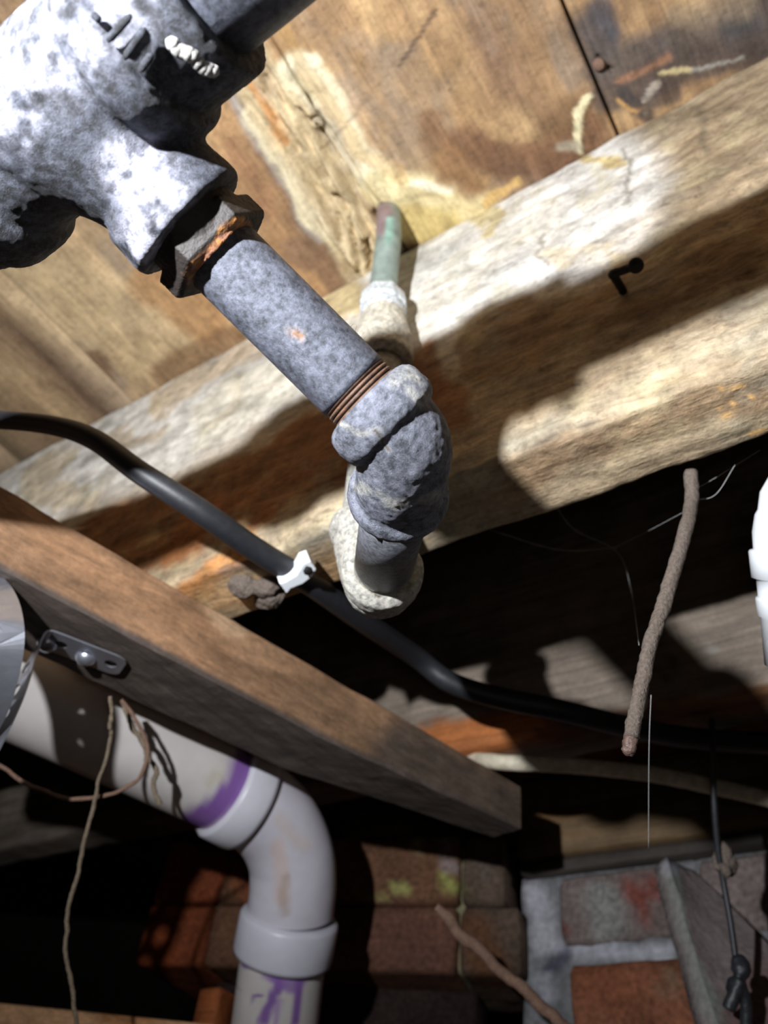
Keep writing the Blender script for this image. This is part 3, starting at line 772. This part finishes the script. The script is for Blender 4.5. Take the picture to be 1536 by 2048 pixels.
# ---------------------------------------------------------------- white drain pipe
pc = [(-160, 1290, .425), (110, 1412, .464), (455, 1576, .516), (508, 1606, .524), (556, 1654, .530), (582, 1712, .532), (586, 1770, .531), (581, 1826, .529), (573, 1868, .527), (560, 1965, .522), (545, 2090, .515)]
PP = [W(*p) for p in pc]
dr = thing('drain_pipe', PP[1], 'white plastic drain pipe turning downward, purple primer at both joints', 'pipe')
PUR = (112, 58, 150)
def pvc_col(P, base=(200, 194, 190)):
    c = lin(base) * (1 + .05 * fbm(P, 40, 2))[:, None]
    S = [([(500,1512),(478,1570),(440,1610),(390,1645)],19,34,PUR,.88), ([(160,1360),(170,1362)],4,14,(150,140,130),.5),
         ([(420,1560),(440,1545)],4,16,(168,160,120),.4), ([(610,1690),(560,1640)],6,22,(196,180,168),.5),
         ([(555,1690),(565,1800)],8,22,(204,178,168),.6), ([(570,1760),(568,1830)],4,14,(160,140,120),.5),
         ([(500,1917),(640,1917)],16,24,PUR,.9), ([(545,1930),(555,1970),(520,2050)],7,13,PUR,.85), ([(600,1930),(590,2050)],5,10,PUR,.85),
         ([(540,1940),(580,1965),(610,1935)],14,26,(140,100,172),.8), ([(506,1994),(520,1993)],2,5,PUR,.8), ([(560,2000),(548,2048)],4,9,(150,112,176),.7)]
    return paint(P, c, S, warp=6, wscale=60)
V, F = sweep(cr(PP[:3], 30), .0280, 64); 
c = pvc_col(V)
mesh_obj('straight_pipe', V, F, M_pvc, dr, c)
el = cr([PP[2]] + PP[3:8], 14)
V, F = sweep(el, .0285, 64)
c = pvc_col(V, (196, 192, 200)); mesh_obj('bend', V, F, M_pvc, dr, c)
dA = (PP[3] - PP[2]) / np.linalg.norm(PP[3] - PP[2])
V, F = lathe(PP[2] - dA * .003, PP[2] + dA * .1, [(0, .0285), (.0004, .0318), (.002, .0328), (.018, .0328), (.021, .0322), (.022, .030)], 72)
mesh_obj('hub', V, F, M_pvc, dr, np.tile(lin((200, 198, 206)), (len(V), 1)))
dB = (PP[8] - PP[7]) / np.linalg.norm(PP[8] - PP[7]); HB = PP[7] + dB * .001
V, F = lathe(HB, HB + dB, [(0, .0285), (.001, .0318), (.003, .0328), (.0235, .0328), (.026, .0322), (.0265, .0288)], 72)
mesh_obj('hub', V, F, M_pvc, dr, np.tile(lin((200, 198, 208)), (len(V), 1)))
ext = PP[10] + (PP[10] - PP[9]) / np.linalg.norm(PP[10] - PP[9]) * .55
ext[2] = max(ext[2], .0)
V, F = sweep(cr([HB, PP[8], PP[9], PP[10], ext], 30), .0280, 64)
mesh_obj('straight_pipe', V, F, M_pvc, dr, pvc_col(V))

# ---------------------------------------------------------------- perforated hanger strap
def strap(path, width, across, pitch=.0127, thick=.0008, hole=.0032, endround=True):
    path = np.asarray(path, float); seg = np.linalg.norm(np.diff(path, axis=0), axis=1); L = np.concatenate([[0], np.cumsum(seg)])
    def at(s):
        p = np.array([np.interp(s, L, path[:, i]) for i in range(3)])
        q = np.array([np.interp(min(s + .0008, L[-1]), L, path[:, i]) for i in range(3)]) - np.array([np.interp(max(s - .0008, 0), L, path[:, i]) for i in range(3)])
        q /= np.linalg.norm(q); a = across(s / L[-1]); a = a - (a @ q) * q; a /= np.linalg.norm(a)
        return p, a, np.cross(q, a)
    n = int(L[-1] / pitch); V = []; F = []
    K = 24
    for c in range(n):
        s0 = c * pitch
        for side in (-1, 1):
            for ring in (0, 1):
                for k in range(K):
                    ac = math.atan2(width, pitch); cor = [-ac, ac, math.pi - ac, math.pi + ac, 2 * math.pi - ac]
                    qd, fr = divmod(k, 6); th = cor[qd] + (cor[qd + 1] - cor[qd]) * fr / 6
                    if ring == 0: x, y = hole * math.cos(th), hole * math.sin(th)
                    else:
                        cx_, sy = math.cos(th), math.sin(th); m = max(abs(cx_) / (pitch / 2), abs(sy) / (width / 2)); x, y = cx_ / m, sy / m
                        if endround and c in (0, n - 1):
                            out = (x < 0) if c == 0 else (x > 0)
                            if out:
                                rr = width / 2; x, y = cx_ * rr * .95, sy * rr
                    p, a, nn = at(np.clip(s0 + pitch / 2 + x, 0, L[-1])); V.append(p + a * y + nn * side * thick / 2)
        b = c * 4 * K
        for k in range(K):
            j = (k + 1) % K
            F += [(b+k, b+j, b+K+j, b+K+k), (b+2*K+j, b+2*K+k, b+3*K+k, b+3*K+j), (b+k, b+2*K+k, b+2*K+j, b+j), (b+K+j, b+3*K+j, b+3*K+k, b+K+k)]
    return np.array(V), F
def on_brace(x, y, dz=0):
    v = dirp(x, y); t = (.212 - dz) / v[2]; return CAM + v * t
tip = on_brace(246, 1336, .0012); bend = on_brace(84, 1274, .0012)
down = bend + np.array([0, 0, -.07])
st = thing('pipe_strap', bend, 'perforated steel hanger strap screwed under the wooden brace, bent down beside the drain', 'strap')
hd = bend - tip; hd /= np.linalg.norm(hd)
vw = bend - CAM; vw[2] = 0; vw /= np.linalg.norm(vw)
pth = [tip, tip + hd * .02, bend - hd * .006, bend - hd * .002 + np.array([0, 0, -.0006]), bend + np.array([0, 0, -.004]), bend + np.array([0, 0, -.02]), down, down + np.array([-.02, .0, -.02]), down + np.array([-.06, 0, -.03])]
side_h = np.cross(hd, (0, 0, 1.))
aw = side_h if side_h @ vw > 0 else -side_h
vw2 = vw * 1.0 + np.array([-.25, -.42, 0]); vw2 /= np.linalg.norm(vw2)
V, F = strap(cr(pth, 8), .0185, lambda f: aw * (1 - sstep(.2, .45, np.array([f]))[0]) + vw2 * sstep(.2, .45, np.array([f]))[0])
mesh_obj('strap_band', V, F, M_steel, st, smooth=False)
for x, y in ((95, 1286), (172, 1314)):
    q = on_brace(x, y, .001)
    V, F = lathe(q + np.array([0, 0, .004]), q - np.array([0, 0, .1]), [(0, .0022), (.004, .0022), (.0042, .0052), (.0055, .0050), (.0078, .003), (.0083, .0008)], 24)
    mesh_obj('screw', V, F, M_steel, st)
lp = cr([W(-90, 1120, .36), W(-40, 1180, .345), W(-22, 1250, .335), W(-28, 1330, .333), W(-60, 1430, .335), W(-130, 1530, .34)], 8)
lo = thing('pipe_strap', lp[10], 'loose silvery end of a perforated strap poking in at the left edge', 'strap')
wdir = W(60, 1262, .345) - W(-100, 1240, .33)
V, F = strap(lp, .0270, lambda f: wdir + 0, pitch=.0125, hole=.0027, endround=False)
mesh_obj('strap_band', V, F, M_steel, lo, smooth=False)

# ---------------------------------------------------------------- cables
def curve_thing(name, pts, r, mat, label, cat, sides=20, rough=0, n=12, rscale=300, taper=None, wob=0, flat=1.0, group=None):
    path = cr([W(*p) for p in pts], n)
    if wob:
        path = path + np.stack([fbm(path, 70, s_) for s_ in (1, 2, 3)], 1) * wob
    rad = np.full(len(path), r)
    if taper: rad = rad * np.interp(np.linspace(0, 1, len(path)), *taper)
    V, F = sweep(path, rad, sides, True, flat, rough, rscale)
    return tag(mesh_obj(name, V, F, mat), label, cat, group)
curve_thing('black_cable', [(-120, 838, .37), (0, 840, .372), (110, 852, .366), (190, 880, .358), (280, 945, .352), (400, 1022, .354), (500, 1092, .368), (590, 1148, .383), (650, 1188, .398), (730, 1245, .425), (830, 1312, .47), (900, 1364, .472), (1000, 1396, .468), (1110, 1418, .462), (1250, 1452, .465), (1400, 1478, .475), (1650, 1492, .48), (2300, 1520, .47)],
            .0056, M_black, 'thick black cable clipped under the joist, running left to lower right', 'cable', taper=([0, .08, .16, .3, .6, 1], [.75, .78, .85, 1, 1.1, 1.15]))
curve_thing('beige_cable', [(820, 1508, .60), (905, 1514, .57), (1000, 1524, .52), (1150, 1532, .515), (1300, 1548, .505), (1420, 1572, .50), (1536, 1598, .495), (1700, 1640, .49), (2300, 1800, .48)],
            .0050, M_beige, 'beige sheathed cable crossing in front of the sill beam', 'cable', rough=.0003)
cl = thing('cable_clip', W(600, 1145, .385), 'white plastic nail clip holding the black cable to the joist', 'clip')
ca = W(578, 1148, .376); cb = W(632, 1128, .376)
cdv = W(660, 1195, .40) - W(530, 1105, .372); cdv /= np.linalg.norm(cdv)
xa = W(632, 1126, .382) - W(572, 1160, .382); Lx = np.linalg.norm(xa); xa /= Lx
za = np.cross(xa, cdv); za /= np.linalg.norm(za)
if za @ (CAM - ca) < 0: za = -za
cdv = np.cross(za, xa)
O = W(560, 1163, .376)
sad = [(0, 0), (.0025, .002), (.004, .0055), (.0075, .0068), (.0125, .0072), (.0165, .0055), (.018, .0005), (.0165, -.003), (.0125, -.0042), (.0035, -.0042)]
def ext(prof, O, a, b, t, h, seed=0):
    A = np.array([O + a * p[0] + b * p[1] - t * h / 2 for p in prof]); B = A + t * h; n = len(prof)
    return np.concatenate([A, B]), [tuple(range(n)), tuple(reversed(range(n, 2*n)))] + [(i, (i+1) % n + 0, (i+1) % n + n, i + n)[::-1] for i in range(n)]
V, F = fuse(ext([(0, -.005), (.003, -.0035), (.009, -.0045), (.0145, -.0035), (.018, -.001), (.018, .0055), (.0145, .0062), (.009, .0022), (.003, .0020), (.0, .0028)], O, xa, cdv, za, .009), .0004, 2)
mesh_obj('saddle', V, F, M_white, cl)
q = W(617, 1144, .368)
V, F = lathe(q, q - za * .012, [(0, .0012), (.0004, .0022), (.0012, .0022), (.0013, .001), (.011, .0009)], 16)
mesh_obj('nail', V, F, M_nail, cl)

# bent nail in the joist
jn = lambda x, y: W(x, y, JY / dirp(x, y)[1])
r0 = jn(1246, 582); b0 = W(1226, 548, np.linalg.norm(0) + .345); h0 = W(1272, 531, .338)
path = cr([r0 + (r0 - b0) * .35, r0, b0 * .8 + r0 * .2, b0, b0 * .7 + h0 * .3 , h0], 8)
bn_ = thing('bent_nail', r0, 'dark bent nail sticking out of the joist at the right', 'nail')
V, F = sweep(path, .0019, 16, rough=.0002, rscale=900); mesh_obj('shaft', V, F, M_nail, bn_)
hdv = (h0 - b0) / np.linalg.norm(h0 - b0) * .35 + (CAM - h0) / np.linalg.norm(CAM - h0) * .65
V, F = lathe(h0 - hdv * .0008, h0 + hdv, [(0, .0024), (.0004, .0034), (.0012, .0033), (.0016, .0025)], 24); mesh_obj('head', V, F, M_nail, bn_)
# small rusty nail in the boards at top right
q = W(1208, 124, .5 / dirp(1208, 124)[2])
V, F = lathe(q + np.array([0, 0, .004]), q - np.array([.004, .002, .006]), [(0, .0016), (.007, .0016), (.0072, .0034), (.0088, .0030)], 16)
V = V + fbm(V, 700, 2)[:, None] * .0004
tag(mesh_obj('board_nail', V, F, M_root), 'small reddish nail head in the board at the top right', 'nail')

# mud lump, mud tube
def blob(c, r, seed, sq=(1, 1, 1), amp=.35, sc=160):
    bm = bmesh.new(); bmesh.ops.create_icosphere(bm, subdivisions=4, radius=1)
    P = np.array([v.co[:] for v in bm.verts]); F = [tuple(v.index for v in f.verts) for f in bm.faces]; bm.free()
    Q = np.asarray(c) + P * r * np.array(sq)
    return Q + P * (fbm(Q, sc, seed) * r * amp)[:, None], F
jb = lambda x, y, dz=0: W(x, y, (JB - ZC - dz) / dirp(x, y)[2])
V, F = join(blob(jb(492, 1175, .002), .0085, 1, (1.1, .8, .55)), blob(jb(532, 1172, .002), .0075, 2, (1.2, .5, .6)), blob(jb(540, 1200, .003), .0068, 3, (1.2, .7, .7)))
V, F = fuse((V, F), .0006, 2, .0004, 700, 3)
tag(mesh_obj('mud_nest', V, F, M_mud), 'grey dried mud lump stuck under the joist left of the cable clip', 'nest')
p0 = jb(1380, 950); dd = np.linalg.norm((p0 - CAM)) / np.linalg.norm(dirp(1380, 950))
mt = thing('mud_tube', p0, 'long brown mud tube hanging from the joist at the right', 'mud tube')
path = cr([W(1381, 944, dd)] + [W(*p) for p in [(1384, 1000, dd - .006), (1370, 1065, .305), (1345, 1150, .295), (1322, 1225, .285), (1300, 1290, .277), (1286, 1360, .27), (1270, 1430, .263), (1262, 1475, .259)]], 12)
V, F = sweep(path, np.interp(np.linspace(0, 1, len(path)), [0, .5, 1], [.0027, .0026, .0024]), 24, True, 1, .0004, 550)
mesh_obj('tube', V, F, M_mud, mt)
M_tip = plain('wet_mud_tip', (.16, .10, .08), .12, 0, 900, .3, .8, .8)
path = cr([W(1262, 1475, .259), W(1258, 1495, .258), W(1256, 1512, .2575)], 8)
V, F = sweep(path, np.interp(np.linspace(0, 1, len(path)), [0, .7, 1], [.0024, .0022, .0009]), 24, True, 1, .0005, 800)
tag(mesh_obj('tip', V, F, M_tip, mt), 'glistening wet tip')

# white fitting at the right edge
a = W(1580, 930, .30); b = W(1606, 1330, .30); L = np.linalg.norm(b - a); dv = (b - a) / L; s = .3 / 1600
V, F = lathe(a, b, [(8*s, 20*s), (20*s, 40*s), (50*s, 58*s), (85*s, 64*s), (95*s, 70*s), (130*s, 77*s), (165*s, 77*s), (167*s, 84*s), (170*s, 86*s), (222*s, 84*s), (226*s, 75*s), (262*s, 74*s), (264*s, 78*s), (268*s, 79*s), (300*s, 77*s), (304*s, 72*s), (400*s, 70*s)], 64)
ft = thing('plastic_pipe', a, 'glossy white plastic pipe end with raised lips at the right edge', 'pipe')
mesh_obj('fitting', V, F, M_white, ft)
V, F = lathe(b - dv * .01, np.array([b[0] + .01, b[1] + .01, 0.002]), [(0, 70*s), (b[2] - .006, 70*s)], 48)
mesh_obj('straight_pipe', V, F, M_white, ft)

# ---------------------------------------------------------------- twine, roots, wires
curve_thing('twine', [(222, 1392, .405), (224, 1425, .407), (219, 1450, .408), (222, 1475, .41), (205, 1540, .412), (188, 1610, .412), (165, 1710, .41), (146, 1790, .405), (135, 1860, .40), (134, 1930, .395), (143, 1990, .39), (156, 2060, .385), (175, 2180, .38)],
            .00105, M_twine, 'thin knotted twine hanging down in front of the white drain pipe', 'twine', 10, .0003, rscale=700, wob=.0012)
curve_thing('dry_root', [(-60, 1490, .43), (0, 1532, .425), (70, 1575, .42), (150, 1598, .418), (220, 1590, .42), (270, 1563, .425), (294, 1525, .428), (296, 1495, .43), (280, 1450, .43), (262, 1420, .43), (246, 1400, .429)],
            .0011, M_root, 'thin reddish root looping in front of the drain pipe', 'root', 10, .0002, rscale=500, wob=.001)
curve_thing('dry_root', [(250, 1404, .432), (272, 1450, .435), (292, 1500, .437), (312, 1545, .438), (306, 1575, .438), (322, 1608, .438)],
            .0014, M_twine, 'short frayed root hanging from the brace onto the white drain pipe', 'root', 10, .0004, rscale=500, wob=.0015)
curve_thing('stiff_root', [(868, 1816, .47), (905, 1850, .468), (960, 1900, .465), (1010, 1950, .46), (1060, 1990, .455), (1110, 2040, .45), (1170, 2110, .44), (1300, 2300, .42)],
            .0036, M_root, 'stiff brown root slanting up from the lower right in front of the pier', 'root', 16, .0005, rscale=250, taper=([0, .1, .6, 1], [.6, 1, .9, 1]), wob=.002)
lb_t = W(1335, 1712, .50)
# leaning board
q = [W(1332, 1716, .52), W(1452, 2110, .40), W(1700, 2050, .43), W(1392, 1742, .535)]
_k = (q[0][2] - .01) / (q[0][2] - q[1][2]); q[1] = q[0] + (q[1] - q[0]) * min(_k, 6); _k = (q[3][2] - .01) / (q[3][2] - q[2][2]); q[2] = q[3] + (q[2] - q[3]) * min(_k, 2.2)
ln = np.cross(q[1] - q[0], q[3] - q[0]); ln /= np.linalg.norm(ln)
if ln @ (CAM - q[0]) < 0: ln = -ln
nu, nv = 90, 40; V = []
for side in (0, 1):
    for i in range(nu + 1):
        for j in range(nv + 1):
            u_, v_ = i / nu, j / nv
            p = (q[0] * (1 - v_) + q[3] * v_) * (1 - u_) + (q[1] * (1 - v_) + q[2] * v_) * u_
            V.append(p - ln * side * .012)
V = np.array(V); F = []; K_ = (nu + 1) * (nv + 1)
for i in range(nu):
    for j in range(nv):
        a_ = i * (nv + 1) + j; F.append((a_, a_ + 1, a_ + nv + 2, a_ + nv + 1)); F.append((a_ + K_, a_ + nv + 1 + K_, a_ + nv + 2 + K_, a_ + 1 + K_))
def edge(idx):
    for a_, b_ in zip(idx[:-1], idx[1:]): F.append((a_, a_ + K_, b_ + K_, b_))
edge([j for j in range(nv + 1)]); edge([nu * (nv + 1) + j for j in range(nv, -1, -1)]); edge([i * (nv + 1) for i in range(nu, -1, -1)]); edge([i * (nv + 1) + nv for i in range(nu + 1)])
V = V + np.repeat([ln], len(V), 0) * (fbm(V, 50, 3) * .0012)[:, None]
c = paint(V, flat_col((124, 112, 110), .15, 40, 5)(V), [([(1345,1730),(1370,1880),(1440,2048)],8,22,(128,136,130),.7), ([(1340,1716),(1345,1735)],6,14,(170,170,182),.9), ([(1536,1980),(1500,2048)],30,80,(120,92,90),.7)], warp=8)
tag(mesh_obj('leaning_slab', V, F, M_mortar, col=c), 'mauve-grey slab leaning against the brick wall at the lower right', 'slab')
hw = thing('hanging_wire', W(1432, 1560, .45), 'dark wire with a knotted end hanging before the leaning slab', 'wire')
path = cr([W(*p) for p in [(1424, 1440, .474), (1426, 1500, .46), (1428, 1600, .45), (1436, 1700, .445), (1448, 1770, .44), (1462, 1850, .43), (1472, 1925, .42), (1474, 1960, .415)]], 10)
V, F = sweep(path, .0017, 12); mesh_obj('strand', V, F, M_black, hw)
V, F = join(blob(W(1480, 1935, .418), .0048, 3, (1, 1, 1.2)), blob(W(1474, 1975, .414), .005, 4, (1, 1, 1.1)),
            sweep(cr([W(1480, 1960, .413), W(1466, 1995, .41), W(1456, 2020, .408)], 6), .0034, 12),
            sweep(cr([W(1480, 1965, .413), W(1492, 2010, .41), W(1490, 2090, .405)], 6), .0030, 12))
V, F = fuse((V, F), .0007, 2, .0002, 500, 1); mesh_obj('knot', V, F, M_black, hw)
V, F = blob(W(1448, 1728, .444), .0075, 8, (.8, .8, 1.3), .5, 120); mesh_obj('clump', V, F, M_mud, hw)

# cobweb strands
cw = thing('cobweb', W(1200, 1100, .42), 'faint grey cobweb strands in the dark gap under the joist', 'cobweb', kind='stuff')
vf = []
for pts in ([(1110, 1010, .40), (1150, 1060, .41), (1235, 1105, .42), (1262, 1180, .42), (1278, 1290, .30)], [(980, 1060, .40), (1120, 1100, .42), (1235, 1095, .43)],
            [(1380, 985, .33), (1440, 950, .34), (1520, 900, .34)], [(1384, 1000, .33), (1430, 990, .33), (1470, 930, .33)], [(1230, 1095, .42), (1300, 1060, .38), (1375, 1020, .33)],
            [(1302, 1390, .30), (1298, 1500, .30), (1297, 1700, .31)]):
    vf.append(sweep(cr([W(*p) for p in pts], 10), .00009, 6))
V, F = join(*vf); mesh_obj('strands', V, F, M_web, cw)
# hairs caught on the pipe
vf = []
for pts in ([(700, 655, .2115), (706, 648, .210), (713, 650, .209), (710, 662, .2095)], [(880, 985, .232), (893, 960, .23), (896, 920, .228), (888, 890, .226)], [(545, 835, 0), ]):
    if len(pts) > 2: vf.append(sweep(cr([W(*p) for p in pts], 8), .00008, 6))
V, F = join(*vf); tag(mesh_obj('hair', V, F, M_twine, pipe), 'fine hairs caught on the pipe', kind='stuff')
for o in scene.objects:
    if '_org' in o: del o['_org']
